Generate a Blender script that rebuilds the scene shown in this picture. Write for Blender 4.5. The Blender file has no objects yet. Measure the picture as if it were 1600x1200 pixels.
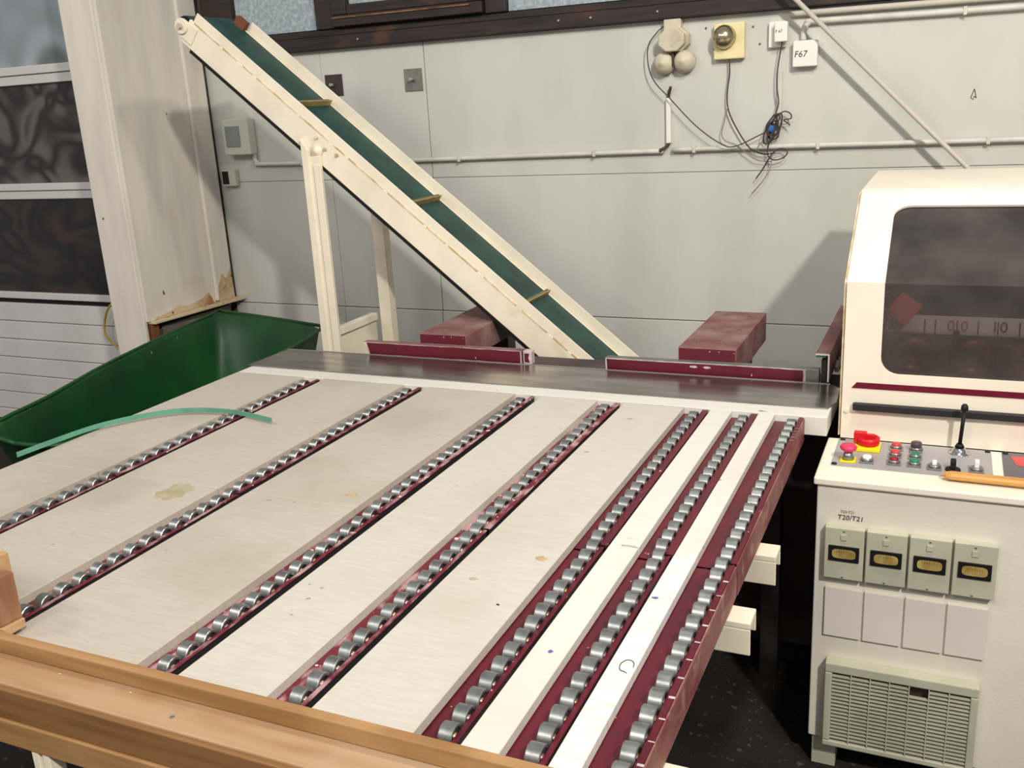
import bpy, bmesh, math, random
from mathutils import Vector, Matrix, Euler
random.seed(7)
S = bpy.context.scene
COL = S.collection

# ------------------------------------------------------------------ camera, world, lights, exposure
cam = bpy.data.cameras.new('camera'); co = bpy.data.objects.new('camera', cam); COL.objects.link(co)
r_ = Vector((0.91188906, 0.40679213, -0.05457568)); u_ = Vector((-0.06762016, 0.28005394, 0.95759976)); w_ = Vector((-0.40482818, 0.86953433, -0.28288547))
co.matrix_world = Matrix(((r_.x, u_.x, -w_.x, 0), (r_.y, u_.y, -w_.y, 0), (r_.z, u_.z, -w_.z, 1.65), (0, 0, 0, 1)))
cam.sensor_width = 36; cam.lens = 36 * 1498.018 / 1600; cam.clip_start = .02
S.camera = co
wd = bpy.data.worlds.new('world'); S.world = wd; wd.use_nodes = True
wd.node_tree.nodes['Background'].inputs[0].default_value = (.97, .96, 1.0, 1)
wd.node_tree.nodes['Background'].inputs[1].default_value = .25
def area(name, loc, target, size, power, color, sy=None):
    l = bpy.data.lights.new(name, 'AREA'); l.energy = power; l.color = color; l.size = size
    if sy: l.shape = 'RECTANGLE'; l.size_y = sy
    o = bpy.data.objects.new(name, l); COL.objects.link(o); o.location = loc
    o.rotation_euler = (Vector(target) - Vector(loc)).to_track_quat('-Z', 'Y').to_euler()
area('ceiling_lamp', (.15, 1.75, 3.25), (-.9, 2.2, .9), .22, 24, (1, .95, .88))
area('right_hall_lamp', (2.1, -1.3, 4.5), (-.8, 3.0, 1.0), .22, 185, (1, .95, .88))
area('hall_lamp', (-1.2, -1.6, 3.9), (-1.2, 1.5, .8), 1.6, 34, (1, .95, .89), .5)
area('left_fill', (-3.6, -.4, 3.8), (-3.6, 3.4, .9), 1.2, 34, (1, .94, .90), .4)  # unseen fill light, added to brighten the door and column
S.view_settings.view_transform = 'Standard'; S.view_settings.look = 'None'
S.view_settings.gamma = 1; S.view_settings.use_curve_mapping = False
S.view_settings.exposure = .36

# ------------------------------------------------------------------ materials
def srgb(c):
    f = lambda v: v / 12.92 if v <= .04045 else ((v + .055) / 1.055) ** 2.4
    return tuple(f(v / 255) for v in c) + (1,)
MATS = {}
def mat(name, c, rough=.5, metal=0, c2=None, scale=6, stretch=(1, 1, 1), lo=.4, hi=.65, speck=None, sscale=60, sth=.68, bump=0, bscale=80, dirt=None, dscale=2, dlo=.55, dhi=.75, spec=.4, detail=5):
    m = bpy.data.materials.new(name); m.use_nodes = True; nt = m.node_tree; N = nt.nodes; L = nt.links
    b = N['Principled BSDF']; b.inputs['Roughness'].default_value = rough; b.inputs['Metallic'].default_value = metal
    b.inputs['Specular IOR Level'].default_value = spec
    tc = N.new('ShaderNodeTexCoord'); mp = N.new('ShaderNodeMapping'); mp.inputs['Scale'].default_value = stretch
    L.new(tc.outputs['Object'], mp.inputs[0])
    rgb = N.new('ShaderNodeRGB'); rgb.outputs[0].default_value = srgb(c); cur = rgb.outputs[0]
    def layer(cur, col, sc, lo, hi, src, det=5):
        n = N.new('ShaderNodeTexNoise'); n.inputs['Scale'].default_value = sc; n.inputs['Detail'].default_value = det; L.new(src, n.inputs['Vector'])
        r = N.new('ShaderNodeMapRange'); r.inputs[1].default_value = lo; r.inputs[2].default_value = hi; L.new(n.outputs[0], r.inputs[0])
        x = N.new('ShaderNodeMix'); x.data_type = 'RGBA'; L.new(r.outputs[0], x.inputs[0]); L.new(cur, x.inputs[6]); x.inputs[7].default_value = srgb(col)
        return x.outputs[2]
    if c2: cur = layer(cur, c2, scale, lo, hi, mp.outputs[0], detail)
    if dirt: cur = layer(cur, dirt, dscale, dlo, dhi, tc.outputs['Object'])
    if speck: cur = layer(cur, speck, sscale, sth, sth + .03, tc.outputs['Object'], 2)
    L.new(cur, b.inputs['Base Color'])
    if bump:
        n = N.new('ShaderNodeTexNoise'); n.inputs['Scale'].default_value = bscale; L.new(mp.outputs[0], n.inputs['Vector'])
        bp = N.new('ShaderNodeBump'); bp.inputs['Strength'].default_value = bump; bp.inputs['Distance'].default_value = .002
        L.new(n.outputs[0], bp.inputs['Height']); L.new(bp.outputs[0], b.inputs['Normal'])
    MATS[name] = m; return m
M = MATS
mat('wall_paint', (198, 197, 188), .75, c2=(187, 186, 177), scale=3, stretch=(1, 1, .4), bump=.25, bscale=60, dirt=(176, 176, 160), dscale=1.3, dlo=.58, dhi=.85)
mat('joint_dark', (95, 90, 75), .9)
mat('column_paint', (222, 214, 200), .6, c2=(208, 202, 190), scale=4, stretch=(3, 3, .5), dirt=(205, 175, 130), dscale=2.2, dlo=.62, dhi=.8, speck=(120, 85, 50), sscale=16, sth=.77)
mat('rusty_ledge', (200, 180, 145), .7, c2=(160, 110, 60), scale=9, lo=.5, hi=.7, speck=(90, 55, 30), sscale=40, sth=.66)
mat('rust_brown', (120, 70, 45), .8, c2=(80, 50, 35))
mat('dark_grey', (60, 58, 56), .7, c2=(40, 38, 36))
mat('dark_wood', (48, 36, 34), .55, c2=(28, 22, 22), scale=5, stretch=(1, 4, 12), dirt=(85, 55, 35), dscale=5, dlo=.6, dhi=.75)
mat('brown_wood_edge', (130, 92, 60), .6, c2=(70, 45, 30), scale=20)
mat('floor_black', (34, 28, 25), .85, c2=(20, 17, 16), scale=4, speck=(75, 62, 48), sscale=45, sth=.64, bump=.4, bscale=60)
mat('cream_paint', (238, 228, 204), .42, c2=(228, 218, 196), scale=7, dirt=(205, 185, 145), dscale=6, dlo=.66, dhi=.85)
mat('cream_seam', (185, 160, 110), .7, c2=(225, 210, 180), scale=25)
mat('cream_machine', (240, 230, 210), .38, c2=(232, 222, 203), scale=3)
mat('cabinet_paint', (226, 219, 203), .5, c2=(218, 211, 195), scale=3, bump=.15, bscale=150)
mat('grey_green', (186, 184, 160), .5, c2=(176, 174, 152), scale=10)
mat('blank_plate', (222, 214, 203), .45)
mat('belt_green', (34, 72, 66), .55, c2=(26, 56, 52), scale=12, bump=.2, bscale=200, dirt=(70, 88, 75), dscale=9, dlo=.62, dhi=.8)
mat('cleat_tan', (168, 145, 90), .6, c2=(140, 120, 75), scale=30)
mat('cleat_olive', (110, 108, 78), .6)
mat('black', (14, 12, 12), .6)
mat('rubber_and_web_shade', (38, 36, 38), .55, bump=.3, bscale=300)
mat('maroon', (98, 22, 38), .38, c2=(84, 18, 32), scale=9, speck=(215, 170, 170), sscale=75, sth=.73, spec=.5)
mat('maroon_dusty', (122, 76, 76), .65, c2=(106, 58, 60), scale=8, dirt=(142, 112, 106), dscale=9, dlo=.4, dhi=.65, speck=(60, 30, 30), sscale=40, sth=.72)
mat('maroon_worn', (108, 34, 48), .5, c2=(178, 140, 140), scale=45, stretch=(1, .35, 1), lo=.48, hi=.62, speck=(220, 205, 200), sscale=60, sth=.68)
mat('outer_web', (140, 92, 84), .6, c2=(116, 50, 56), scale=14, stretch=(1, .5, 1), lo=.45, hi=.6, dirt=(175, 135, 120), dscale=20, dlo=.55, dhi=.75)
mat('primer_white', (205, 190, 186), .6, c2=(170, 160, 158), scale=40)
mat('steel_roller', (176, 179, 176), .38, .95, c2=(150, 154, 150), scale=60)
mat('bearing', (120, 112, 106), .4, 1, c2=(150, 120, 90), scale=80)
mat('steel_plate', (178, 172, 168), .2, .95, c2=(146, 138, 136), scale=5, stretch=(1, 5, 1), bump=.06, bscale=30)
mat('steel_edge', (185, 182, 172), .4, .8)
mat('galvanised', (140, 142, 134), .5, .6, c2=(120, 122, 112), scale=20)
mat('dark_plate', (72, 62, 62), .55, .4)
def board_mat(name, c, c2, dirt, ang, stain=None):
    return mat(name, c, .5, c2=c2, scale=5, stretch=(4, 34, 1), lo=.3, hi=.75, dirt=dirt, dscale=2.6, dlo=.5, dhi=.8, speck=(158, 146, 124), sscale=30, sth=.74, bump=.12, bscale=40)
board_mat('board_dusty', (192, 184, 170), (182, 173, 159), (164, 155, 138), 0)
board_mat('board_plain', (204, 198, 187), (193, 187, 174), (184, 177, 160), 0)
board_mat('board_white', (222, 219, 209), (213, 209, 198), (204, 200, 187), 0)
mat('board_smeared', (230, 227, 220), .45, c2=(216, 211, 200), scale=9, stretch=(1, 14, 1), lo=.45, hi=.6, dirt=(206, 208, 216), dscale=7, dlo=.6, dhi=.75)
mat('board_edge', (186, 178, 166), .6, c2=(172, 164, 150), scale=20)
mat('stain_yellow', (164, 154, 116), .6, c2=(180, 172, 146), scale=30)
mat('stain_brown', (176, 142, 92), .6, c2=(200, 180, 145), scale=60)
mat('ink_blue', (95, 100, 165), .6)
mat('oak', (170, 132, 86), .5, c2=(146, 108, 64), scale=3.5, stretch=(.8, 14, 14), lo=.4, hi=.65, dirt=(184, 146, 100), dscale=6, dlo=.5, dhi=.75, bump=.1, bscale=60)
mat('oak_worn', (176, 144, 110), .55, c2=(160, 124, 88), scale=3, stretch=(1, 10, 10), dirt=(178, 156, 128), dscale=5, dlo=.5, dhi=.75)
mat('oak_dark', (138, 100, 60), .5, c2=(108, 74, 42), scale=3.5, stretch=(.8, 14, 18), lo=.42, hi=.62)
mat('reddish_wood', (158, 116, 86), .6, c2=(136, 92, 66), scale=10, stretch=(5, 5, 1))
mat('pale_wood', (196, 160, 118), .6, c2=(176, 138, 96), scale=14, stretch=(1, 1, 6))
mat('pine', (206, 154, 84), .5, c2=(190, 134, 66), scale=7, stretch=(.6, 12, 12))
mat('tub_green', (16, 72, 30), .42, c2=(12, 58, 25), scale=3, speck=(120, 150, 120), sscale=45, sth=.77)
mat('tub_dark', (16, 30, 20), .6)
mat('strip_green', (100, 158, 132), .35, c2=(90, 146, 120), scale=20)
mat('grey_panel', (164, 160, 158), .4, c2=(154, 150, 148), scale=8)
mat('grey_panel_dark', (98, 94, 98), .4)
mat('red', (205, 24, 34), .35); mat('pink_red', (214, 56, 96), .45); mat('yellow', (240, 220, 20), .45)
mat('red_button', (205, 66, 70), .35); mat('dark_red', (135, 30, 45), .35); mat('green_button', (40, 125, 88), .35)
mat('dark_button', (74, 66, 70), .3); mat('white_plastic', (236, 232, 226), .4); mat('chrome', (200, 200, 202), .16, 1)
mat('bezel', (150, 150, 150), .25, .7)
mat('bell_beige', (200, 192, 168), .55, c2=(184, 175, 150), scale=20, dirt=(140, 118, 88), dscale=14, dlo=.58, dhi=.75)
mat('lamp_yellow', (226, 214, 164), .5, c2=(216, 202, 150), scale=20)
mat('dome_metal', (196, 184, 150), .22, .9, c2=(176, 164, 132), scale=20)
mat('switch_white', (226, 224, 214), .5); mat('switch_grey', (190, 190, 176), .5); mat('cover_grey', (128, 134, 130), .25)
mat('cable', (62, 52, 46), .6); mat('cable_pale', (130, 122, 108), .6); mat('blue', (50, 96, 160), .5)
mat('pipe_grey', (204, 202, 192), .5, c2=(190, 188, 176), scale=12); mat('pipe_beige', (190, 182, 168), .5)
mat('door_white', (226, 222, 216), .5, c2=(216, 212, 206), scale=3); mat('door_frame', (222, 218, 210), .45)
mat('ink', (38, 32, 36), .7); mat('red_ink', (190, 60, 70), .7)
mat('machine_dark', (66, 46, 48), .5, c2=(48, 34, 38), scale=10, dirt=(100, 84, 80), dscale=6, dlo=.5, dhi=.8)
mat('machine_grey', (124, 116, 108), .5, c2=(98, 90, 86), scale=9)
mat('ruler', (214, 208, 194), .5); mat('maroon_stripe', (104, 18, 42), .4)
mat('copper', (150, 84, 66), .4, .5, c2=(120, 70, 60), scale=30)
mat('hose_yellow', (200, 176, 70), .5); mat('dial', (150, 122, 64), .35, c2=(178, 160, 96), scale=40, stretch=(1, 1, .5), detail=2)
mat('sawdust', (205, 185, 150), .9)
def glassy(name, c, c2, sc, dist, rough, bump, stretch=(1, 1, 1)):  # swirled reflections and see-through shapes are painted into the base colour
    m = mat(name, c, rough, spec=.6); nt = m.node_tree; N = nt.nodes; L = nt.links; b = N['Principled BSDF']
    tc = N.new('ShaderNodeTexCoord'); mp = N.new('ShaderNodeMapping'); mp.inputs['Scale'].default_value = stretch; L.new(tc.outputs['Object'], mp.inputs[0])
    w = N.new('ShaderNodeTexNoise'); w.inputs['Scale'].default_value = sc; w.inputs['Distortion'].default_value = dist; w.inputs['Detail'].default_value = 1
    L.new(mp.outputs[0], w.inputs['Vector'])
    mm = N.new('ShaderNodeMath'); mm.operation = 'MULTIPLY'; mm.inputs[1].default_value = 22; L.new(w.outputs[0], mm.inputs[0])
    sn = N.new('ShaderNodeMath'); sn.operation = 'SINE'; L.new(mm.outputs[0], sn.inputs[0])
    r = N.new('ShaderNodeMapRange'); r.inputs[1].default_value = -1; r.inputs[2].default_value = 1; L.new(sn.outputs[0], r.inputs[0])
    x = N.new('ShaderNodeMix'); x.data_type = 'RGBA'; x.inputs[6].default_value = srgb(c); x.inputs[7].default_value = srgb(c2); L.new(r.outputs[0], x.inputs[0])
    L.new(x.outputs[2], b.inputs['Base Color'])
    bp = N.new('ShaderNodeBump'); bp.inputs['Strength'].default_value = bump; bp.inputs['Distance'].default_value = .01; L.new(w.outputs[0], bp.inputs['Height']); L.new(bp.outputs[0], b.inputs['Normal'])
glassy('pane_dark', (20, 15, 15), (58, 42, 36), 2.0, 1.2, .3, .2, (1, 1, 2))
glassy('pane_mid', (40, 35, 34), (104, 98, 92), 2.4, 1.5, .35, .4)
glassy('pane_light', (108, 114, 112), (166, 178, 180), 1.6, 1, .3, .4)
mat('frosted', (138, 152, 156), .5, c2=(168, 182, 184), scale=60, bump=.6, bscale=120)
def acrylic():
    m = bpy.data.materials.new('smoky_acrylic'); m.use_nodes = True; nt = m.node_tree; N = nt.nodes; L = nt.links
    for n in list(N):
        if n.type == 'BSDF_PRINCIPLED': N.remove(n)
    out = N['Material Output']; t = N.new('ShaderNodeBsdfTransparent'); t.inputs[0].default_value = (.52, .48, .47, 1)
    g = N.new('ShaderNodeBsdfGlossy'); g.inputs['Roughness'].default_value = .12
    d = N.new('ShaderNodeBsdfDiffuse'); d.inputs[0].default_value = srgb((128, 118, 112))
    n = N.new('ShaderNodeTexNoise'); n.inputs['Scale'].default_value = 9; tc = N.new('ShaderNodeTexCoord'); L.new(tc.outputs['Object'], n.inputs['Vector'])
    r = N.new('ShaderNodeMapRange'); r.inputs[1].default_value = .3; r.inputs[2].default_value = .8; r.inputs[3].default_value = .18; r.inputs[4].default_value = .4; L.new(n.outputs[0], r.inputs[0])
    m1 = N.new('ShaderNodeMixShader'); L.new(r.outputs[0], m1.inputs[0]); L.new(t.outputs[0], m1.inputs[1]); L.new(d.outputs[0], m1.inputs[2])
    f = N.new('ShaderNodeFresnel'); m2 = N.new('ShaderNodeMixShader'); L.new(f.outputs[0], m2.inputs[0]); L.new(m1.outputs[0], m2.inputs[1]); L.new(g.outputs[0], m2.inputs[2])
    L.new(m2.outputs[0], out.inputs[0]); M['smoky_acrylic'] = m
acrylic()

# ------------------------------------------------------------------ mesh helpers (all shapes given in room coordinates, metres)
class B:
    def __init__(s): s.v = []; s.f = []; s.m = []; s.sm = []
    def add(s, vs, fs, mi=0, smooth=False):
        o = len(s.v); s.v += [tuple(v) for v in vs]
        for f in fs: s.f.append([i + o for i in f]); s.m.append(mi); s.sm.append(smooth)
        return s
    def box(s, x0, x1, y0, y1, z0, z1, mi=0):
        vs = [(x, y, z) for z in (z0, z1) for y in (y0, y1) for x in (x0, x1)]
        return s.add(vs, [(0, 2, 3, 1), (4, 5, 7, 6), (0, 1, 5, 4), (2, 6, 7, 3), (0, 4, 6, 2), (1, 3, 7, 5)], mi)
    def obox(s, c, hx, hy, hz, R, mi=0):
        vs = [Vector(c) + R @ Vector((a * hx, b * hy, d * hz)) for d in (-1, 1) for b in (-1, 1) for a in (-1, 1)]
        return s.add(vs, [(0, 2, 3, 1), (4, 5, 7, 6), (0, 1, 5, 4), (2, 6, 7, 3), (0, 4, 6, 2), (1, 3, 7, 5)], mi)
    def prism(s, pts, a0, a1, ax='y', mi=0):
        n = len(pts)
        P = (lambda p, a: (p[0], a, p[1])) if ax == 'y' else ((lambda p, a: (a, p[0], p[1])) if ax == 'x' else (lambda p, a: (p[0], p[1], a)))
        vs = [P(p, a0) for p in pts] + [P(p, a1) for p in pts]
        fs = [list(range(n)), list(range(2 * n - 1, n - 1, -1))] + [(i, i + n, (i + 1) % n + n, (i + 1) % n) for i in range(n)]
        return s.add(vs, fs, mi)
    def ring(s, c, d, prof, seg=20, mi=0, smooth=True):   # lathe: prof list of (radius, height along d)
        d = Vector(d).normalized(); a = d.orthogonal().normalized(); b = d.cross(a); c = Vector(c); vs = []; fs = []
        for r, h in prof:
            for k in range(seg):
                t = 2 * math.pi * k / seg; vs.append(c + d * h + a * (r * math.cos(t)) + b * (r * math.sin(t)))
        for i in range(len(prof) - 1):
            for k in range(seg):
                k2 = (k + 1) % seg; fs.append((i * seg + k, i * seg + k2, (i + 1) * seg + k2, (i + 1) * seg + k))
        s.add(vs, fs, mi, smooth)
        n = len(s.v) - len(vs)
        for i, rev in ((0, True), (len(prof) - 1, False)):
            if prof[i][0] > 1e-6:
                f = [n + i * seg + k for k in range(seg)]; s.f.append(f[::-1] if rev else f); s.m.append(mi); s.sm.append(False)
        return s
    def cyl(s, p, q, r, seg=16, mi=0):
        p = Vector(p); q = Vector(q); return s.ring(p, q - p, [(r, 0), (r, (q - p).length)], seg, mi)
    def tube(s, pts, r, seg=7, mi=0, sub=5):
        P = [Vector(p) for p in pts]; Q = []
        for i in range(len(P) - 1):
            a = P[max(i - 1, 0)]; b = P[i]; c = P[i + 1]; d = P[min(i + 2, len(P) - 1)]
            for k in range(sub):
                t = k / sub; Q.append(.5 * ((2 * b) + (c - a) * t + (2 * a - 5 * b + 4 * c - d) * t * t + (3 * b - a - 3 * c + d) * t ** 3))
        Q.append(P[-1]); vs = []; fs = []; ref = Vector((.3, .8, .52)).normalized()
        for i, q in enumerate(Q):
            t = (Q[min(i + 1, len(Q) - 1)] - Q[max(i - 1, 0)]).normalized(); a = t.cross(ref)
            a = a.normalized() if a.length > .05 else t.orthogonal().normalized(); b = t.cross(a)
            for k in range(seg):
                th = 2 * math.pi * k / seg; vs.append(q + a * r * math.cos(th) + b * r * math.sin(th))
        for i in range(len(Q) - 1):
            for k in range(seg):
                k2 = (k + 1) % seg; fs.append((i * seg + k, i * seg + k2, (i + 1) * seg + k2, (i + 1) * seg + k))
        fs += [tuple(range(seg))[::-1], tuple((len(Q) - 1) * seg + k for k in range(seg))]
        return s.add(vs, fs, mi, True)
    def mesh(s, name, mats, off=(0, 0, 0)):
        me = bpy.data.meshes.new(name); o = Vector(off)
        me.from_pydata([tuple(Vector(v) - o) for v in s.v], [], s.f)
        for m in (mats if isinstance(mats, (list, tuple)) else [mats]): me.materials.append(M[m])
        for p, mi, sm in zip(me.polygons, s.m, s.sm): p.material_index = mi; p.use_smooth = sm
        bm = bmesh.new(); bm.from_mesh(me); bmesh.ops.recalc_face_normals(bm, faces=bm.faces); bm.to_mesh(me); bm.free()
        return me
def root_off(o):
    v = Vector((0, 0, 0))
    while o: v += o.location; o = o.parent
    return v
def put(name, b, mats, parent=None, bevel=0, label=None, kind=None, solid=0, seg=2):
    me = b.mesh(name, mats, root_off(parent)); o = bpy.data.objects.new(name, me); COL.objects.link(o)
    if parent: o.parent = parent
    if solid:
        md = o.modifiers.new('thickness', 'SOLIDIFY'); md.thickness = solid; md.offset = 0
    if bevel:
        md = o.modifiers.new('bevel', 'BEVEL'); md.width = bevel; md.segments = seg; md.limit_method = 'ANGLE'; md.angle_limit = .6
    if label: o['label'] = label
    if kind: o['kind'] = kind
    return o
def thing(name, label, cat, loc, group=None):
    o = bpy.data.objects.new(name, None); COL.objects.link(o); o.location = loc; o.empty_display_size = .05
    o['label'] = label; o['category'] = cat
    if group: o['group'] = group
    return o
def tag(o, label, cat, group=None):
    o['label'] = label; o['category'] = cat
    if group: o['group'] = group
    return o
def struct(name, b, mats, parent=None, bevel=0, label=None):
    o = put(name, b, mats, parent, bevel)
    o['kind'] = 'structure'
    if label: o['label'] = label
    return o
def text(name, s, loc, size, material, parent, rot=(math.pi / 2, 0, 0), ext=.0004, shear=0):
    cu = bpy.data.curves.new(name, 'FONT'); cu.body = s; cu.size = size; cu.extrude = ext; cu.shear = shear; cu.resolution_u = 3
    t = bpy.data.objects.new(name, cu); COL.objects.link(t); bpy.context.view_layer.update()
    me = bpy.data.meshes.new_from_object(t.evaluated_get(bpy.context.evaluated_depsgraph_get())); bpy.data.objects.remove(t)
    me.transform(Matrix.Translation(Vector(loc) - root_off(parent)) @ Euler(rot).to_matrix().to_4x4())
    me.materials.clear(); me.materials.append(M[material]); o = bpy.data.objects.new(name, me); COL.objects.link(o); o.parent = parent
    return o

# ------------------------------------------------------------------ setting
WY = 3.70
struct('floor', B().box(-7, 4, -3, 4.2, -.1, 0), 'floor_black', label='dark dusty workshop floor with scattered wood dust')
wall = struct('wall_back', B().box(-3.25, 3, WY + .008, WY + .2, 0, 2.9), 'joint_dark', label='pale grey panelled back wall')
for z0, z1, y in ((0, .766, WY - .006), (.770, 1.3502, WY), (1.352, 1.905, WY)):
    for x0, x1 in ((-3.2, -2.561), (-2.5595, -2.0435), (-2.04, 3)):
        put('wall_panel', B().box(x0, x1, y, WY + .02, z0, z1), 'wall_paint', wall, bevel=.0015)
put('upper_wall', B().box(.2, 3, WY + .001, WY + .02, 1.9065, 2.9), 'wall_paint', wall)
# window band above the wall
win = struct('window_1', B().box(-3.15, .2, WY - .035, WY + .05, 1.906, 1.958), 'dark_wood', bevel=.004, label='dark wooden window band above the grey wall')
put('sill_step', B().box(-3.15, .2, WY - .02, WY + .05, 1.959, 1.985), 'dark_wood', win, bevel=.003)
for x0, x1 in ((-3.15, -2.985), (-2.54, -2.445), (-1.735, -1.645), (-.55, -.47)):
    put('window_post', B().box(x0, x1, WY - .03, WY + .05, 1.986, 2.75), 'dark_wood', win, bevel=.004)
for x0, x1 in ((-2.983, -2.542), (-1.643, -.552)):
    put('window_pane', B().box(x0, x1, WY - .002, WY + .004, 1.99, 2.7), 'frosted', win)
cs = put('casement', B().box(-2.443, -1.738, WY - .05, WY - .01, 1.99, 2.035).box(-2.443, -2.37, WY - .05, WY - .01, 2.036, 2.7).box(-1.80, -1.738, WY - .05, WY - .01, 2.036, 2.7), 'dark_wood', win, bevel=.004)
put('brown_edge', B().box(-2.44, -1.79, WY - .056, WY - .0505, 2.022, 2.028), 'brown_wood_edge', cs)  # thin strip, browner and lighter than the casement frame
put('casement_rail', B().box(-2.369, -1.801, WY - .045, WY - .01, 2.036, 2.075), 'dark_wood', cs, bevel=.003)
put('casement_pane', B().box(-2.369, -1.801, WY - .02, WY - .014, 2.076, 2.7), 'frosted', cs)
for x in (-2.33, -1.42, -1.29, -1.03):
    put('screw', B().cyl((x, WY - .042, 1.935), (x, WY - .034, 1.935), .004, 8), 'steel_edge', win)
# column
col = struct('trim_1', B().box(-3.39, -3.2, 3.11, 3.55, .80, 2.9), 'column_paint', label='cream clad steel column standing in front of the wall')
put('front_flange', B().box(-3.395, -3.215, 3.096, 3.118, 0, 2.9), 'column_paint', col, bevel=.006)
put('rear_flange', B().box(-3.39, -3.188, 3.552, WY - .02, .80, 2.9), 'column_paint', col, bevel=.012, seg=3)
put('dark_gap', B().box(-3.39, -3.2, WY - .018, WY + .02, .80, 2.9), 'dark_grey', col)
put('rusty_ledge', B().prism([(-3.38, 3.12), (-3.172, 3.12), (-3.135, 3.69), (-3.38, 3.69)], .788, .799, 'z'), 'rusty_ledge', col, bevel=.002)
random.seed(31)
P = [(3.14, .8)] + [(3.16 + .05 * k, .8 + .022 + .05 * (k / 10) ** 2 + random.uniform(-.012, .016)) for k in range(8)] + [(3.54, .8)]
put('rust_stain', B().prism(P, -3.1999, -3.1993, 'x'), 'rusty_ledge', col)
put('rust_stain', B().prism([(3.56, .8), (3.57, .87), (3.60, .93), (3.63, .90), (3.67, .95), (3.675, .8)], -3.1879, -3.1873, 'x'), 'rusty_ledge', col)
put('base_core', B().box(-3.38, -3.24, 3.15, 3.68, 0, .787), 'dark_grey', col)
put('base_post', B().box(-3.225, -3.195, 3.125, 3.16, 0, .786), 'rust_brown', col)
put('base_plate', B().box(-3.26, -3.215, 3.20, 3.66, .62, .76), 'machine_grey', col)
# sectional door, left of the column
door = struct('door_1', B().box(-7, -3.3, WY + .04, WY + .1, 0, 2.9), 'door_white', label='white sectional door with dark window strips')
rails_z = [(.735, .772, 'r'), (1.285, 1.330, 'a'), (1.331, 1.368, 'b'), (1.866, 1.912, 'c'), (1.914, 1.955, 'd'), (2.45, 2.5, 'e')]
for z0, z1, k in rails_z:
    put('door_rail', B().box(-7, -3.3, WY - (.012 if k in 'bd' else 0), WY + .04, z0, z1), 'door_frame', door, bevel=.004)
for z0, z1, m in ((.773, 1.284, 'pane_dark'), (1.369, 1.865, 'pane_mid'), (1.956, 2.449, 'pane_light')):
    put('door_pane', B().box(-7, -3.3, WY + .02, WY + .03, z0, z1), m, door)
put('seal_strip', B().box(-7, -3.3, WY + .015, WY + .035, .712, .734), 'black', door)
zz = .710
for k in range(7):
    put('door_slat', B().box(-7, -3.3, WY + .002 + .003 * (k % 2), WY + .03, zz - .1055, zz - .002), 'door_white', door, bevel=.004); zz -= .108

# ------------------------------------------------------------------ roller table
T = .85
table = thing('roller_table', 'large off-white roller table with maroon rails in front of the steel sheet', 'table', (-1.1, 1.7, 0))
slotL = [-1.829, -1.463, -1.097, -.849, -.607, -.481, -.372]
slotR = [-1.747, -1.380, -1.014, -.771, -.536, -.413]
bx = [(-2.09, slotL[0])] + [(slotR[i], slotL[i + 1]) for i in range(6)]
bmats = ['board_dusty', 'board_dusty', 'board_dusty', 'board_plain', 'board_plain', 'board_white', 'board_white']
for i, (x0, x1) in enumerate(bx):
    for y0, y1 in ((.885, 1.543), (1.5445, 2.375)):
        m = bmats[i]
        if i == 6 and y0 < 1: m = 'board_smeared'
        put('tabletop_board', B().box(x0, x1, y0, y1, T - .018, T), m, table, bevel=.0012, seg=1)
put('back_board', B().box(-2.09, -.245, 2.3755, 2.645, T - .05, T), 'board_white', table, bevel=.002)
# stains on the boards
def blot(cx, cy, rx, ry, seed, z=T + .0006, n=18):
    random.seed(seed); pts = []
    for k in range(n):
        a = 2 * math.pi * k / n; q = random.uniform(.7, 1.1); pts.append((cx + rx * q * math.cos(a), cy + ry * q * math.sin(a)))
    return pts, z
for cx, cy, rx, ry, m, sd in ((-1.548, 1.497, .040, .052, 'stain_yellow', 1), (-.636, 1.448, .012, .009, 'stain_brown', 2), (-1.142, 1.60, .016, .012, 'stain_brown', 3), (-.641, 1.272, .0035, .0025, 'ink', 4),
                              (-.402, 1.375, .006, .004, 'ink_blue', 5), (-.506, 1.17, .004, .005, 'ink_blue', 6), (-.5, 1.545, .018, .004, 'board_edge', 7), (-.72, 1.34, .01, .006, 'stain_yellow', 8)):
    pts, z = blot(cx, cy, rx, ry, sd)
    put('stain', B().prism(pts, z - .0007, z - .0001, 'z'), m, table)
put('hair_loop', B().tube([(-.386 + .010 * math.cos(a), 1.17 + .016 * math.sin(a), T + .001) for a in [k * .7 for k in range(8)]] + [(-.372, 1.15, T - .004)], .0006, 5), 'ink', table)
# rollers and rails
RP = .0415
rme = B()
for pr_ in ([(.0176, 0), (.0187, .0012)], [(.0187, .0012), (.0187, .0198)], [(.0187, .0198), (.0176, .021)], [(.0176, .021), (.0142, .021)], [(.0142, .021), (.0142, .016)], [(.0142, .016), (.0075, .0165)], [(.008, 0), (.0176, 0)]):
    nf = len(rme.f); rme.ring((-.0105, 0, 0), (1, 0, 0), pr_, 28, 0); rme.f = rme.f[:-2]; rme.m = rme.m[:-2]; rme.sm = rme.sm[:-2]
hubb = B().ring((-.0135, 0, 0), (1, 0, 0), [(.0055, .0), (.0055, .006), (.0075, .006), (.0075, .0225), (.0045, .024), (.0045, .027)], 14, 0)
roller_mesh = rme.mesh('roller', 'steel_roller'); 
rb = B(); rb.v = rme.v + hubb.v; rb.f = rme.f + [[i + len(rme.v) for i in f] for f in hubb.f]; rb.m = rme.m + [1] * len(hubb.f); rb.sm = rme.sm + hubb.sm
roller_mesh = rb.mesh('roller', ['steel_roller', 'bearing'])
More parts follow.
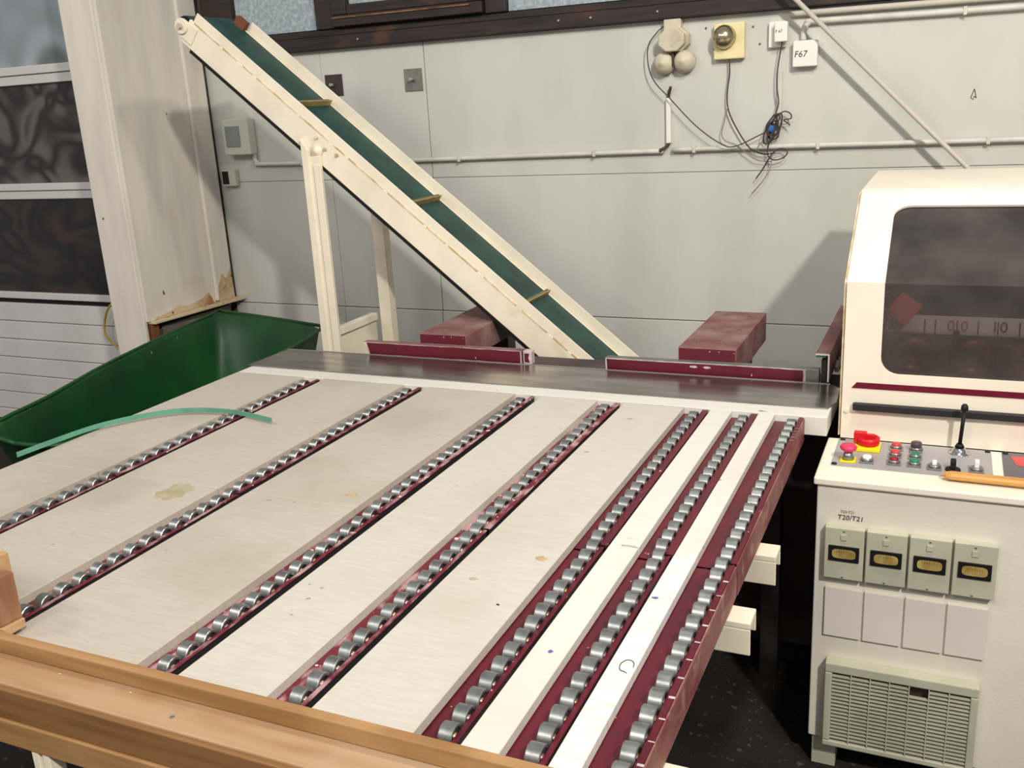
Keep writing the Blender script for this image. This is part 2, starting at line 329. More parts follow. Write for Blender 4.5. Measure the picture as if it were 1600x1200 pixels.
for i, sl in enumerate(slotL):
    for k, (y0, y1) in enumerate(((.892, 1.5375), (1.5435, 2.3745))):
        dx = (.0012 if k else 0) if i == 6 else (-.0095 if k else -.0045); dz = (0 if k else -.001)
        worn = i < 4
        zl = (.8350 if worn else .8312) + dz; fx = .0006 if worn else -.004; zr = .8462 + dz
        b = B()
        b.prism([(sl + fx, zl), (sl + .034 + dx, zl), (sl + .034 + dx, zl - .003), (sl + fx + .003, zl - .003), (sl + fx + .003, .79), (sl + fx, .79)], y0, y1, 'y', 0)
        b.box(sl + .003, sl + .059 + dx, y0, y1, .790, .793, 2)
        r1 = sl + ((.066 if not k else .070) if i < 3 else (.066 if not k else .0745) if i < 6 else .068)
        b.box(sl + .0578 + dx, r1 + dx, y0, y1, zr - .0025, zr, 1)
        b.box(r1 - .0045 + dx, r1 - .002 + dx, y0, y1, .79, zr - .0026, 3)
        mats = ['maroon_worn' if worn else ('maroon' if i > 2 else 'maroon_dusty'), 'maroon_worn' if i < 4 else ('maroon' if (i > 3) else 'maroon_dusty'), 'maroon_dusty', 'rubber_and_web_shade' if i < 4 else 'machine_dark']  # web faces coloured near-black to stand for shade in the gap
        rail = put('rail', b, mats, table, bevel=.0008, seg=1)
        if i == 6:
            put('side_web', B().box(r1 + .0005 + dx, r1 + .0035 + dx, y0, y1, .784, zr - .002), 'outer_web', rail)
            random.seed(40 + k)
            for q in range(12 if not k else 5):
                yy = (y0 + .03 + q * .05) if not k else (y1 - .09 - q * .022)
                put('paint_scratch', B().box(sl + .061 + dx, sl + .070 + dx, yy, yy + random.uniform(.002, .005), zr + .0001, zr + .0006), 'primer_white' if not k else 'steel_edge', rail)
        y = .912
        while y < 2.362:
            if (y < 1.5405) == (k == 0):
                o = bpy.data.objects.new('roller', roller_mesh); COL.objects.link(o); o.parent = rail
                o.location = (sl + .0465 - root_off(rail).x + dx, y - root_off(rail).y, .838 - root_off(rail).z); o.rotation_euler = (random.uniform(0, 6), 0, 0)
            y += RP
# steel sheet on the back edge
put('steel_sheet', B().prism([(-2.105, 2.44), (-.252, 2.44), (-.236, 2.50), (-.24, 2.62), (-.262, 2.652), (-2.098, 2.652)], T + .0004, T + .0040, 'z'), 'steel_plate', table, bevel=.0008, seg=1)
put('sheet_lip', B().box(-2.098, -.27, 2.6525, 2.6555, T - .02, T + .006), 'steel_edge', table)
# cross beams and legs
for y in (1.02, 1.465, 1.725, 2.2):
    x1 = -.262 if y < 2 else -.36
    b = B().box(-2.02, x1, y, y + .055, .765, .7775).box(-2.02, x1, y, y + .004, .715, .765).box(-2.02, x1, y + .051, y + .055, .735, .765)
    put('cross_beam', b, 'cream_paint', table, bevel=.002)
for x in (-1.95, -.42):
    put('side_beam', B().box(x, x + .05, .93, 2.6, .66, .714), 'machine_dark', table, bevel=.002)
    for y in (1.0, 2.5):
        put('leg', B().box(x, x + .05, y, y + .05, 0, .66), 'machine_dark', table, bevel=.002)
for y in (1.002, 2.502):
    put('stretcher', B().box(-1.9, -.42, y, y + .046, .16, .2), 'machine_dark', table, bevel=.002)

# ------------------------------------------------------------------ timber guard across the front
tim = thing('timber_guard', 'stepped oak timber guard rail lying across the front of the table', 'timber rail', (-1.0, .80, .70))
put('upper_lath', B().box(-1.75, -.25, .855, .872, .872, .899), 'oak', tim, bevel=.002)
put('beam', B().box(-1.75, -.25, .7965, .872, .800, .8715), 'oak_worn', tim, bevel=.003)
put('front_board', B().box(-1.75, -.25, .786, .796, .8195, .8705), 'oak_dark', tim, bevel=.002)
put('lower_board', B().box(-1.75, -.25, .782, .796, .777, .819), 'oak', tim, bevel=.002)
for x in (-1.44, -.92):
    put('nail', B().cyl((x, .82, .8713), (x, .82, .8722), .0035, 8), 'galvanised', tim)
for x, z in ((-1.30, .8722), (-1.02, .8722), (-1.16, .8722)):
    put('sawdust_fleck', B().box(x, x + .004, .842, .844, z, z + .0008), 'sawdust', tim)
for x in (-1.175, -.30, -1.70):
    put('support_post', B().box(x, x + .014, .784, .81, 0, .776).box(x + .022, x + .036, .784, .81, 0, .776).box(x, x + .036, .807, .81, 0, .776), 'cream_paint', tim, bevel=.002)
# wood blocks stacked at the left end
tag(put('wood_block', B().prism([(-1.60, .905), (-1.353, .905), (-1.353, .945), (-1.60, .965)], .8585, .874, 'z'), 'pale_wood', bevel=.002), 'pale wooden block lying lowest in the stack at the left end of the timber rail', 'wood block', 'wood blocks stacked by the timber rail')
tag(put('wood_block', B().prism([(-1.62, .905), (-1.362, .905), (-1.357, .945), (-1.62, .965)], .8745, .958, 'z'), 'reddish_wood', bevel=.002), 'thick reddish brown wooden block standing on the pale one', 'wood block', 'wood blocks stacked by the timber rail')
tag(put('wood_block', B().prism([(-1.66, .972), (-1.405, .955), (-1.402, .975), (-1.66, .992)], .8585, .972, 'z'), 'pale_wood', bevel=.002), 'taller pale board standing behind the reddish block', 'wood block', 'wood blocks stacked by the timber rail')
# green plastic strip
gp = [(-1.62, 1.944), (-1.74, 1.972), (-1.83, 1.976), (-1.923, 1.955), (-1.981, 1.915), (-2.034, 1.85), (-2.073, 1.77), (-2.09, 1.66), (-2.10, 1.52)]
b = B(); vs = []; 
Q = []
for i in range(len(gp) - 1):
    a = Vector(gp[max(i - 1, 0)]); p = Vector(gp[i]); c = Vector(gp[i + 1]); d = Vector(gp[min(i + 2, len(gp) - 1)])
    for k in range(5):
        t = k / 5; Q.append(.5 * ((2 * p) + (c - a) * t + (2 * a - 5 * p + 4 * c - d) * t * t + (3 * p - a - 3 * c + d) * t ** 3))
n = len(Q)
for i, q in enumerate(Q):
    t = (Q[min(i + 1, n - 1)] - Q[max(i - 1, 0)]).normalized(); nn = Vector((-t.y, t.x)) * .0012
    z0 = T + .009
    vs += [(q.x - nn.x, q.y - nn.y, z0), (q.x + nn.x, q.y + nn.y, z0), (q.x + nn.x, q.y + nn.y, z0 + .013), (q.x - nn.x, q.y - nn.y, z0 + .013)]
fs = [(0, 1, 2, 3), (4 * n - 1, 4 * n - 2, 4 * n - 3, 4 * n - 4)] + [(4 * i + k, 4 * i + 4 + k, 4 * i + 4 + (k + 1) % 4, 4 * i + (k + 1) % 4) for i in range(n - 1) for k in range(4)]
tag(put('plastic_strip', b.add(vs, fs), 'strip_green'), 'curved pale green plastic strip lying over the first rail and table edge', 'strip')

# ------------------------------------------------------------------ guide bars behind the sheet
def jag(x0, x1, z0, z1, sd, cut=0):
    random.seed(sd); P = []
    n = 16
    for k in range(n + 1): P.append((x0 + (x1 - x0) * k / n, z0 + random.uniform(0, .002)))
    P.append((x1 + random.uniform(-.006, .002), (z0 + z1) / 2))
    for k in range(n, -1, -1): P.append((x0 + (x1 - x0) * k / n - (cut if k == 0 else 0), z1 - random.uniform(0, .002)))
    return P
g1 = thing('guide_bar', 'shorter-armed maroon guide bar behind the steel sheet, partly under the belt conveyor', 'guide bar', (-1.5, 2.7, .80), 'maroon guide bars behind the sheet')
put('bar', B().prism([(-1.775, .849), (-1.205, .849), (-1.205, .893), (-1.792, .893)], 2.672, 2.70), 'maroon_dusty', g1, bevel=.002)
put('worn_face', B().prism([(-1.774, .8495), (-1.206, .8495), (-1.206, .8915), (-1.790, .8915)], 2.6712, 2.6719), 'primer_white', g1)
put('paint_layer', B().prism(jag(-1.768, -1.210, .8515, .8915, 3, .01), 2.6700, 2.6711), 'maroon', g1)
put('end_piece', B().box(-1.20, -1.172, 2.672, 2.70, .849, .893), 'primer_white', g1, bevel=.002)
put('paint_layer', B().prism(jag(-1.195, -1.178, .856, .886, 5), 2.6705, 2.6718), 'maroon', g1)
arm = put('arm', B().box(-1.586, -1.414, 2.701, 3.24, .84, .925), 'maroon_dusty', g1, bevel=.002)
put('arm_front', B().box(-1.584, -1.416, 2.6985, 2.7008, .894, .922), 'maroon', g1)
g2 = thing('guide_bar', 'maroon guide bar with wide bolted arm behind the steel sheet, right of the conveyor foot', 'guide bar', (-.62, 2.7, .80), 'maroon guide bars behind the sheet')
put('bar', B().box(-.928, -.302, 2.672, 2.70, .846, .888), 'galvanised', g2, bevel=.002)
put('worn_face', B().box(-.926, -.338, 2.6712, 2.6719, .8475, .8865), 'primer_white', g2)
put('paint_layer', B().prism(jag(-.920, -.346, .850, .885, 11, .002), 2.6698, 2.6711), 'maroon', g2)
put('arm', B().box(-.708, -.538, 2.701, 3.20, .83, .925), 'maroon_dusty', g2, bevel=.002)
put('arm_front', B().box(-.706, -.54, 2.6985, 2.7008, .889, .922), 'maroon', g2)
for x in (-.665, -.58):
    for y in (2.77, 2.95, 3.14):
        put('bolt', B().cyl((x, y, .925), (x, y, .928), .005, 10), 'cleat_olive', g2)
for x in (-.655, -.615):
    put('chip', B().prism(blot(x, .876, .012, .004, int(-x * 1000))[0], 2.6692, 2.6699), 'primer_white', g2)
for gx, g in ((-1.5, g1), (-.62, g2)):
    put('support', B().box(gx - .04, gx + .04, 3.12, 3.19, 0, .829), 'machine_dark', g, bevel=.002)
an = thing('angle_guide', 'dusty maroon angle iron guide with white cut end beside the machine hood', 'angle iron', (-.29, 2.9, .80))
put('angle', B().prism([(-.312, .937), (-.275, .937), (-.275, .857), (-.2795, .857), (-.2795, .9325), (-.312, .9325)], 2.664, 3.3), 'maroon_dusty', an)
put('cut_end', B().prism([(-.312, .937), (-.275, .937), (-.275, .857), (-.2795, .857), (-.2795, .9325), (-.312, .9325)], 2.662, 2.6638), 'switch_white', an, label='white cut end')
put('green_tape', B().box(-.311, -.285, 2.665, 2.69, .926, .932), 'green_button', an)
put('chain_guard', B().box(-.298, -.284, 2.68, 3.2, .83, .915), 'machine_dark', an)
put('post', B().box(-.30, -.28, 3.25, 3.3, 0, .83), 'machine_dark', an)
fu = thing('feed_unit', 'dark machine base behind the table edge, below the maroon guide bars', 'machine base', (-.8, 2.75, 0))
put('casing', B().box(-1.30, -.225, 2.665, 2.86, .02, .825), 'machine_dark', fu, bevel=.004)
put('plinth', B().box(-1.28, -.245, 2.68, 2.85, 0, .0195), 'black', fu)
random.seed(5)
for k in range(7):
    y = 2.75 + k * .07; put('chain_link', B().obox((-.262, y, .88 - .01 * (k % 2)), .006, .022, .010, Euler((random.uniform(-.5, .5), 0, 0)).to_matrix()), 'galvanised', an, bevel=.002)

# ------------------------------------------------------------------ inclined belt conveyor
th = math.atan(.82); CT, ST = math.cos(th), math.sin(th)
def cv(s, n): return (-1.785 + s * CT + n * ST, 1.371 - s * ST + n * CT)
conv = thing('belt_conveyor', 'cream inclined conveyor with dark green cleated belt rising to the column', 'conveyor', (-2.07, 3.03, 0))
Y0, Y1 = 2.90, 3.17
E0, E1 = -.985, 1.42
def strip(y0, y1, s0, s1, n0, n1): return B().prism([cv(s0, n0), cv(s1, n0), cv(s1, n1), cv(s0, n1)], y0, y1)
put('side_beam', strip(Y0, Y0 + .014, E0, E1, -.09, -.001), 'cream_paint', conv, bevel=.002)
put('side_beam', strip(Y1 - .014, Y1, E0, E1, -.09, -.001), 'cream_paint', conv, bevel=.002)
put('side_guard', strip(Y0 + .002, Y0 + .006, -.968, E1, 0, .036), 'cream_paint', conv, bevel=.001)
put('side_guard', strip(Y1 - .006, Y1 - .002, -.93, E1, 0, .040), 'cream_paint', conv, bevel=.001)
random.seed(9); s = -.96
while s < 1.2:
    l = random.uniform(.05, .22); put('seam_bead', strip(Y0 - .0012, Y0 + .002, s, s + l, -.0035, .0005), 'cream_seam', conv); s += l + random.uniform(.01, .03)
# belt: a closed loop over both drums
rr = .036; loop = []
for k in range(13):
    a = math.pi / 2 + math.pi * k / 12; loop.append((E0 - .015 + rr * math.cos(a), -.040 + rr * math.sin(a)))
for k in range(13):
    a = -math.pi / 2 + math.pi * k / 12; loop.append((E1 - .04 + rr * math.cos(a), -.040 + rr * math.sin(a)))
b = B(); vs = []; n = len(loop)
for y in (Y0 + .016, Y1 - .016):
    for s, nn in loop: x, z = cv(s, nn); vs.append((x, y, z))
b.add(vs, [(i, (i + 1) % n, (i + 1) % n + n, i + n) for i in range(n)], 0, False)
belt = put('belt', b, 'belt_green', conv, solid=.003)
for sc in (-.477, .085, .622, 1.15):
    cl = put('cleat', strip(Y0 + .022, Y1 - .022, sc - .002, sc + .002, -.002, .020), 'cleat_tan', belt)
    put('cleat_web', strip(Y0 + .05, Y1 - .024, sc - .012, sc - .0025, -.002, .016), 'cleat_olive', belt)
for s in (E0 - .015, E1 - .04):
    x, z = cv(s, -.04)
    put('drum', B().cyl((x, Y0 + .018, z), (x, Y1 - .018, z), .034, 24), 'black', conv)
    for y0, y1 in ((Y0 - .012, Y0 + .0), (Y1, Y1 + .012)):
        put('bearing_plate', B().cyl((x, y0, z), (x, y1, z), .028, 20), 'cream_paint', conv, bevel=.002)
        yy = y0 - .012 if y0 < 3 else y1 + .012; ym = y0 if y0 < 3 else y1
        put('axle_end', B().cyl((x, ym, z), (x, yy, z), .010, 14), 'bell_beige', conv, bevel=.001)
x, z = cv(E0 + .02, -.045)
put('bearing_tail', strip(Y0 - .004, Y0 - .0005, E0 - .02, E0 + .05, -.075, -.012), 'cream_paint', conv, bevel=.001)
put('underside_pan', strip(Y0 + .004, Y1 - .004, E0 + .05, E1 - .05, -.104, -.091), 'black', conv)
x, z = cv(-.955, .02)
put('rust_tab', strip(Y1 - .03, Y1 - .007, -.985, -.935, -.005, .03), 'rust_brown', conv)
nz = 1.565
put('leg', B().prism([(-2.118, 0), (-2.085, 0), (-2.085, nz - .045), (-2.113, nz)], 2.880, 2.899).box(-2.118, -2.04, 2.886, 2.899, 0, 1.50), 'cream_paint', conv, bevel=.002)
put('leg_rib', B().box(-2.066, -2.036, 2.878, 2.8855, 0, 1.47), 'cream_paint', conv, bevel=.002)
put('leg', B().box(-2.035, -1.985, Y1 + .001, Y1 + .012, 0, 1.42).box(-1.995, -1.985, Y1 + .012, Y1 + .045, 0, 1.40), 'cream_paint', conv, bevel=.002)
put('crossbar', B().box(-2.075, -2.045, 2.90, 3.17, .846, .874), 'cream_paint', conv, bevel=.002)
put('end_panel', B().box(-2.062, -2.055, 2.90, 3.17, .25, .845), 'cream_paint', conv)
x, z = cv(-.305, -.062)
put('pivot_plate', B().ring((x, 2.899, z), (0, -1, 0), [(.026, 0), (.026, .003), (.012, .004), (.011, .008), (0.0, .009)], 20), 'cream_paint', conv)
for k in range(3):
    x, z = cv(-.33 + .05 * k, -.02 - .012 * (k % 2)); put('bolt', B().cyl((x, 2.899, z), (x, 2.892, z), .006, 10), 'cream_seam', conv)

# ------------------------------------------------------------------ green tub
tub = thing('green_tub', 'large dark green sheet tub standing between the table and the column', 'tub', (-2.6, 2.5, 0))
rim = [(-2.36, 1.735), (-2.52, 1.78), (-2.605, 1.88), (-2.67, 2.12), (-2.83, 2.57), (-3.01, 3.30), (-2.97, 3.36), (-2.42, 3.22), (-2.31, 3.14), (-2.22, 2.70), (-2.20, 2.20), (-2.21, 1.80), (-2.27, 1.745)]
rz = [.80] * 13
b = B(); c = Vector((-2.55, 2.55)); n = len(rim); vs = []
levels = [(1.0, 0), (.985, -.012), (.93, -.12), (.84, -.27), (.70, -.40), (.45, -.45), (.15, -.455)]
for f, dz in levels:
    for (x, y), z in zip(rim, rz): vs.append((c.x + (x - c.x) * f, c.y + (y - c.y) * f, z + dz))
vs.append((c.x, c.y, .80 - .456))
fs = [(i * n + k, i * n + (k + 1) % n, (i + 1) * n + (k + 1) % n, (i + 1) * n + k) for i in range(len(levels) - 1) for k in range(n)]
fs += [((len(levels) - 1) * n + k, (len(levels) - 1) * n + (k + 1) % n, len(vs) - 1) for k in range(n)]
o = put('bowl', b.add(vs, fs, 0, True), 'tub_green', tub, solid=.004)
put('rim', B().tube([(x, y, z) for (x, y), z in zip(rim, rz)] + [(rim[0][0], rim[0][1], rz[0])], .007, 8, sub=3), 'tub_green', tub)
for x in (-2.42, -2.72):
    put('frame_leg', B().box(x, x + .04, 2.0, 2.04, 0, .45).box(x, x + .04, 2.9, 2.94, 0, .42).box(x, x + .04, 2.0, 2.94, .30, .34), 'tub_dark', tub, bevel=.002)
for x in (-2.40, -2.70):
    put('wheel', B().ring((x, 1.9, .09), (1, 0, 0), [(.03, 0), (.09, 0), (.09, .03), (.03, .03)], 20), 'rubber_and_web_shade', tub)

# ------------------------------------------------------------------ control cabinet
CY = 2.15; CX0 = -.238; CX1 = .46
cab = thing('control_cabinet', 'cream control cabinet with push buttons, four meters and a vent grille', 'cabinet', (.1, 2.3, 0))
put('body', B().box(CX0, CX1, CY + .002, 2.4225, .085, .7625), 'cabinet_paint', cab, bevel=.003)
put('top_cover', B().box(CX0 - .008, CX1 + .008, CY - .006, 2.4265, .763, .7815), 'cream_machine', cab, bevel=.004)
for x in (-.229, .39):
    put('foot', B().box(x, x + .057, CY + .01, CY + .07, 0, .085), 'grey_green', cab, bevel=.002)
    put('foot', B().box(x, x + .057, 2.35, 2.41, 0, .085), 'grey_green', cab, bevel=.002)
for i in range(4):
    x0 = -.215 + i * .0912; x1 = x0 + .0865; z0, z1 = .538, .667
    mt = put('meter', B().box(x0, x1, CY - .018, CY + .0015, z0, z1), 'grey_green', cab, bevel=.002)
    put('window_frame', B().box(x0 + .010, x0 + .077, CY - .0215, CY - .0183, .585, .6235), 'black', mt, bevel=.001)
    P = []
    for k in range(20):
        a = 2 * math.pi * k / 20; ca, sa = math.cos(a), math.sin(a)
        P.append((x0 + .0435 + .026 * math.copysign(abs(ca) ** .45, ca), .6045 + .0115 * math.copysign(abs(sa) ** .6, sa)))
    put('dial_face', B().prism(P, CY - .0224, CY - .0216), 'dial', mt)
    for k in range(7):
        put('dial_mark', B().box(x0 + .028 + k * .005, x0 + .0287 + k * .005, CY - .0228, CY - .0225, .607, .611 + .002 * (k % 2)), 'ink', mt)
    put('zero_button', B().box(x0 + .0355, x0 + .0485, CY - .0205, CY - .0183, .638, .652), 'grey_green', mt, bevel=.0006)
    put('arrow_mark', B().prism([(x0 + .039, .660), (x0 + .045, .660), (x0 + .042, .657)], CY - .0188, CY - .0183), 'ink', mt)
    put('arrow_mark', B().prism([(x0 + .039, .544), (x0 + .045, .544), (x0 + .042, .541)], CY - .0188, CY - .0183), 'ink', mt)
    xb = -.211 + i * .0885
    put('blank_plate', B().box(xb, xb + .0825, CY - .005, CY + .0015, .378, .507), 'blank_plate', cab, bevel=.0012)
text('marker_writing', 'T20/T21', (-.191, CY + .0012, .681), .0165, 'ink', cab, ext=.0003, shear=.1)
text('marker_writing', 'T20-T21', (-.185, CY + .0012, .698), .009, 'cable_pale', cab, ext=.0003)
gr = put('vent_grille', B().box(-.201, .134, CY - .03, CY + .001, .293, .318).box(-.201, .134, CY - .03, CY + .001, .087, .102).box(-.201, -.184, CY - .03, CY + .001, .1025, .2925).box(.117, .134, CY - .03, CY + .001, .1025, .2925), 'grey_green', cab, bevel=.003)
put('grille_back', B().box(-.183, .116, CY - .006, CY - .001, .103, .292), 'machine_dark', gr)
cw = .2996 / 7
for k in range(1, 7):
    put('grille_bar', B().box(-.1836 + k * cw - .0012, -.1836 + k * cw + .0012, CY - .0295, CY - .012, .1025, .2925), 'grey_green', gr)
for k in range(18):
    z = .110 + k * .0101
    b = B()
    if k in (16, 17):
        b.box(-.1838, -.1836 + 4 * cw, CY - .0285, CY - .02, z, z + .0032).box(-.1836 + 5 * cw, .1165, CY - .0285, CY - .02, z, z + .0032)
    else: b.box(-.1838, .1165, CY - .0285, CY - .02, z, z + .0032)
    put('slat', b, 'grey_green', gr)
ZP = .7815
put('control_plate', B().box(-.219, .128, 2.228, 2.420, ZP, ZP + .002), 'grey_panel', cab, bevel=.0005)
pl2 = put('side_plate', B().box(.150, .44, 2.228, 2.420, ZP, ZP + .002), 'grey_panel_dark', cab, bevel=.0005)
put('red_sticker', B().prism([(.178, 2.335), (.26, 2.335), (.26, 2.395), (.168, 2.395)], ZP + .0021, ZP + .0028, 'z'), 'red_button', pl2)
Z0 = ZP + .002
for x, y in ((-.211, 2.236), (-.209, 2.411), (.120, 2.411), (.120, 2.236), (.158, 2.411)):
    put('plate_screw', B().ring((x, y, Z0), (0, 0, 1), [(.0065, 0), (.0055, .003), (0, .004)], 12), 'black', cab)
def button(x, y, capm, h=.010, r=.0125, seg=18, name='push_button', shape='round'):
    o = put(name, B().prism([(x - .0155, y - .0155), (x + .0155, y - .0155), (x + .0155, y + .0155), (x - .0155, y + .0155)], Z0, Z0 + .0045, 'z'), 'bezel', cab, bevel=.0015)
    put('button_ring', B().ring((x, y, Z0 + .0046), (0, 0, 1), [(r + .001, 0), (r, .006), (r - .0015, .006)], seg), 'bezel', o)
    if shape == 'round': put('button_cap', B().ring((x, y, Z0 + .0047), (0, 0, 1), [(r - .002, 0), (r - .002, h), (r - .004, h + .0015), (0, h + .002)], seg), capm, o)
    else: put('button_cap', B().box(x - .005, x + .005, y - .009, y + .009, Z0 + .0107, Z0 + .0107 + h), capm, o, bevel=.0015)
button(-.141, 2.270, 'white_plastic')
for y, m in ((2.375, 'red_button'), (2.325, 'red_button'), (2.275, 'dark_red')): button(-.0815, y, m)
button(-.037, 2.375, 'dark_button', .017, .0145); button(-.037, 2.325, 'green_button', .006); button(-.037, 2.275, 'green_button')
button(.006, 2.268, 'white_plastic', .008, shape='key')
button(.094, 2.275, 'white_plastic', .016, shape='key')
o = put('push_button', B().ring((.045, 2.268, Z0), (0, 0, 1), [(.017, 0), (.016, .004), (.013, .005)], 18), 'black', cab)
put('button_cap', B().box(.039, .051, 2.258, 2.278, Z0 + .0052, Z0 + .026), 'black', o, bevel=.002)
# emergency stop
o = put('emergency_stop', B().box(-.2005, -.1655, 2.25, 2.285, Z0, Z0 + .004), 'yellow', cab, bevel=.001)
put('stop_collar', B().ring((-.183, 2.268, Z0 + .004), (0, 0, 1), [(.014, 0), (.012, .008), (.009, .02)], 18), 'bezel', o)
put('stop_head', B().ring((-.183, 2.268, Z0 + .0225), (0, 0, 1), [(.009, 0), (.018, .006), (.020, .012), (.016, .017), (0, .019)], 20), 'pink_red', o, label='pink-red mushroom head')
# main switch
o = put('main_switch', B().box(-.179, -.117, 2.333, 2.395, Z0, Z0 + .009), 'yellow', cab, bevel=.002)
put('switch_ring', B().ring((-.146, 2.368, Z0 + .0092), (0, 0, 1), [(.024, 0), (.026, .004), (.027, .018), (.022, .020), (.020, .010), (0, .009)], 24), 'red', o, label='red ring of the main switch')
put('switch_handle', B().box(-.180, -.150, 2.36, 2.378, Z0 + .012, Z0 + .040).box(-.151, -.130, 2.363, 2.373, Z0 + .018, Z0 + .036), 'red', o, bevel=.002, label='red handle')
# lever
o = put('lever', B().ring((.058, 2.385, Z0), (0, 0, 1), [(.024, 0), (.024, .002), (.018, .003), (.016, .010), (.009, .016)], 24), 'chrome', cab)
put('lever_boot', B().ring((.058, 2.385, Z0 + .0162), (0, 0, 1), [(.011, 0), (.007, .008)], 14), 'black', o)
put('lever_rod', B().cyl((.058, 2.385, Z0 + .0243), (.062, 2.382, .890), .0045, 12), 'black', o)
put('lever_knob', B().ring((.062, 2.382, .8902), (0, 0, 1), [(.005, 0), (.0085, .005), (.0075, .014), (.004, .018), (0, .019)], 14), 'black', o)
# wooden stick lying on the cabinet
st = B(); prof = [(.024, .35), (.030, .75), (.042, 1), (.62, 1)]
vs = []; sg = 10
for x, f in prof:
    for k in range(sg):
        a = 2 * math.pi * k / sg + .3; vs.append((x, 2.208 + .015 * f * math.cos(a) - (x - .02) * .02, Z0 + .0102 + .0095 * f * math.sin(a)))
fs = [(i * sg + k, i * sg + (k + 1) % sg, (i + 1) * sg + (k + 1) % sg, (i + 1) * sg + k) for i in range(3) for k in range(sg)] + [tuple(range(sg)), tuple(range(3 * sg, 4 * sg))]
tag(put('wooden_stick', st.add(vs, fs), 'pine'), 'round-ended yellow pine stick lying on the cabinet top edge', 'stick')

# ------------------------------------------------------------------ machine with hood
mac = thing('machine_hood', 'cream machine hood with rounded smoky window behind the control cabinet', 'machine', (.2, 2.8, 0))
HX0, HX1 = -.217, .80
S1 = .392; S2 = math.hypot(.30, .185)
def hp(x, s, off=0):
    if s <= S1: return (x, 2.43 + off, .7835 + s * 1.0115)
    t = (s - S1) / S2; ox, oz = .525, -.851
    return (x, 2.43 + .30 * t + off * .6, 1.18 + .185 * t - off * .5)
x0, x1, s0, s1, r = -.131, .62, .172, S1 + .295, .042
hole = []
def arc(cx, cs, a0, a1):
    for k in range(7):
        a = a0 + (a1 - a0) * k / 6; hole.append((cx + r * math.cos(a), cs + r * math.sin(a)))
arc(x0 + r, s0 + r, 1.5 * math.pi, math.pi); hole.append((x0, S1)); arc(x0 + r, s1 - r, math.pi, math.pi / 2)
arc(x1 - r, s1 - r, math.pi / 2, 0); hole.append((x1, S1)); arc(x1 - r, s0 + r, 0, -math.pi / 2)
ST_ = S1 + S2
def side(p, i):   # outer partner(s) of a hole point
    return p
b = B(); quads = []
H = len(hole)
def outer(i, lead):
    x, s = hole[i]; seg = 'b' if False else None
    return None
def region(i):
    if i <= 3: return 'bl_b'
    return None
tags = ['b'] * 4 + ['l'] * 3 + ['l'] + ['l'] * 4 + ['t'] * 3 + ['t'] * 4 + ['r'] * 3 + ['r'] + ['r'] * 4 + ['b'] * 3
def out(p, t):
    x, s = p
    return {'b': (x, 0.0), 't': (x, ST_), 'l': (HX0, s), 'r': (HX1, s)}[t]
corner = {('b', 'l'): (HX0, 0), ('l', 't'): (HX0, ST_), ('t', 'r'): (HX1, ST_), ('r', 'b'): (HX1, 0)}
for i in range(H):
    j = (i + 1) % H; p, q = hole[i], hole[j]; a, c2 = tags[i], tags[j]
    poly = [p, q, out(q, c2)]
    if a != c2: poly.append(corner[(a, c2)])
    poly.append(out(p, a))
    b.add([hp(*v) for v in poly], [tuple(range(len(poly)))])
me_ = put('front_cover', b, 'cream_machine', mac, solid=.006)
gx0, gx1, gs0, gs1 = x0 - .012, x1 + .012, s0 - .012, s1 + .012
put('window_pane', B().add([hp(gx0, gs0, .008), hp(gx1, gs0, .008), hp(gx1, S1, .008), hp(gx0, S1, .008), hp(gx1, gs1, .008), hp(gx0, gs1, .008)], [(0, 1, 2, 3), (3, 2, 4, 5)]), 'smoky_acrylic', mac)
prof = [(2.434, .788), (2.434, 1.180), (2.733, 1.362), (3.34, 1.366), (3.34, .788)]
put('side_cover', B().prism(prof, HX0 - .003, HX0 + .003, 'x'), 'cream_machine', mac)
put('side_cover', B().prism(prof, HX1 - .003, HX1 + .003, 'x'), 'cream_machine', mac)
put('edge_strip', B().prism([(2.426, .79), (2.426, 1.181), (2.728, 1.368), (2.733, 1.362), (2.434, 1.176), (2.434, .79)], HX0 - .006, HX0 - .0032, 'x'), 'cream_seam', mac)
put('top_cover', B().box(HX0 - .003, HX1 + .003, 2.755, 3.34, 1.366, 1.372), 'cream_machine', mac, bevel=.002)
put('top_lip', B().box(HX0 - .003, HX1 + .003, 2.732, 2.753, 1.360, 1.371), 'cream_machine', mac, bevel=.002)
put('rear_cover', B().box(HX0, HX1, 3.335, 3.341, .60, 1.365), 'cream_machine', mac)
put('maroon_stripe', B().prism([(-.196, .917), (.79, .917), (.79, .932), (-.184, .932)], 2.4255, 2.4268), 'maroon_stripe', mac)
put('handle_bar', B().box(-.190, .79, 2.412, 2.4265, .862, .881), 'rubber_and_web_shade', mac, bevel=.003)
put('hinge_pin', B().cyl((-.205, 2.4268, .857), (-.205, 2.422, .857), .005, 10), 'cream_machine', mac)
put('interior_back', B().box(HX0 + .01, HX1 - .01, 2.86, 2.87, .79, 1.36), 'machine_dark', mac)
put('interior_shelf', B().box(HX0 + .01, HX1 - .01, 2.65, 2.86, 1.14, 1.155), 'machine_dark', mac)
put('interior_floor', B().box(HX0 + .01, HX1 - .01, 2.44, 2.86, .79, .86), 'machine_grey', mac)
rul = put('ruler', B().box(HX0 + .02, HX1 - .02, 2.615, 2.625, 1.018, 1.064), 'ruler', mac, label='pale ruler with red and black numerals')
YR = 2.6135
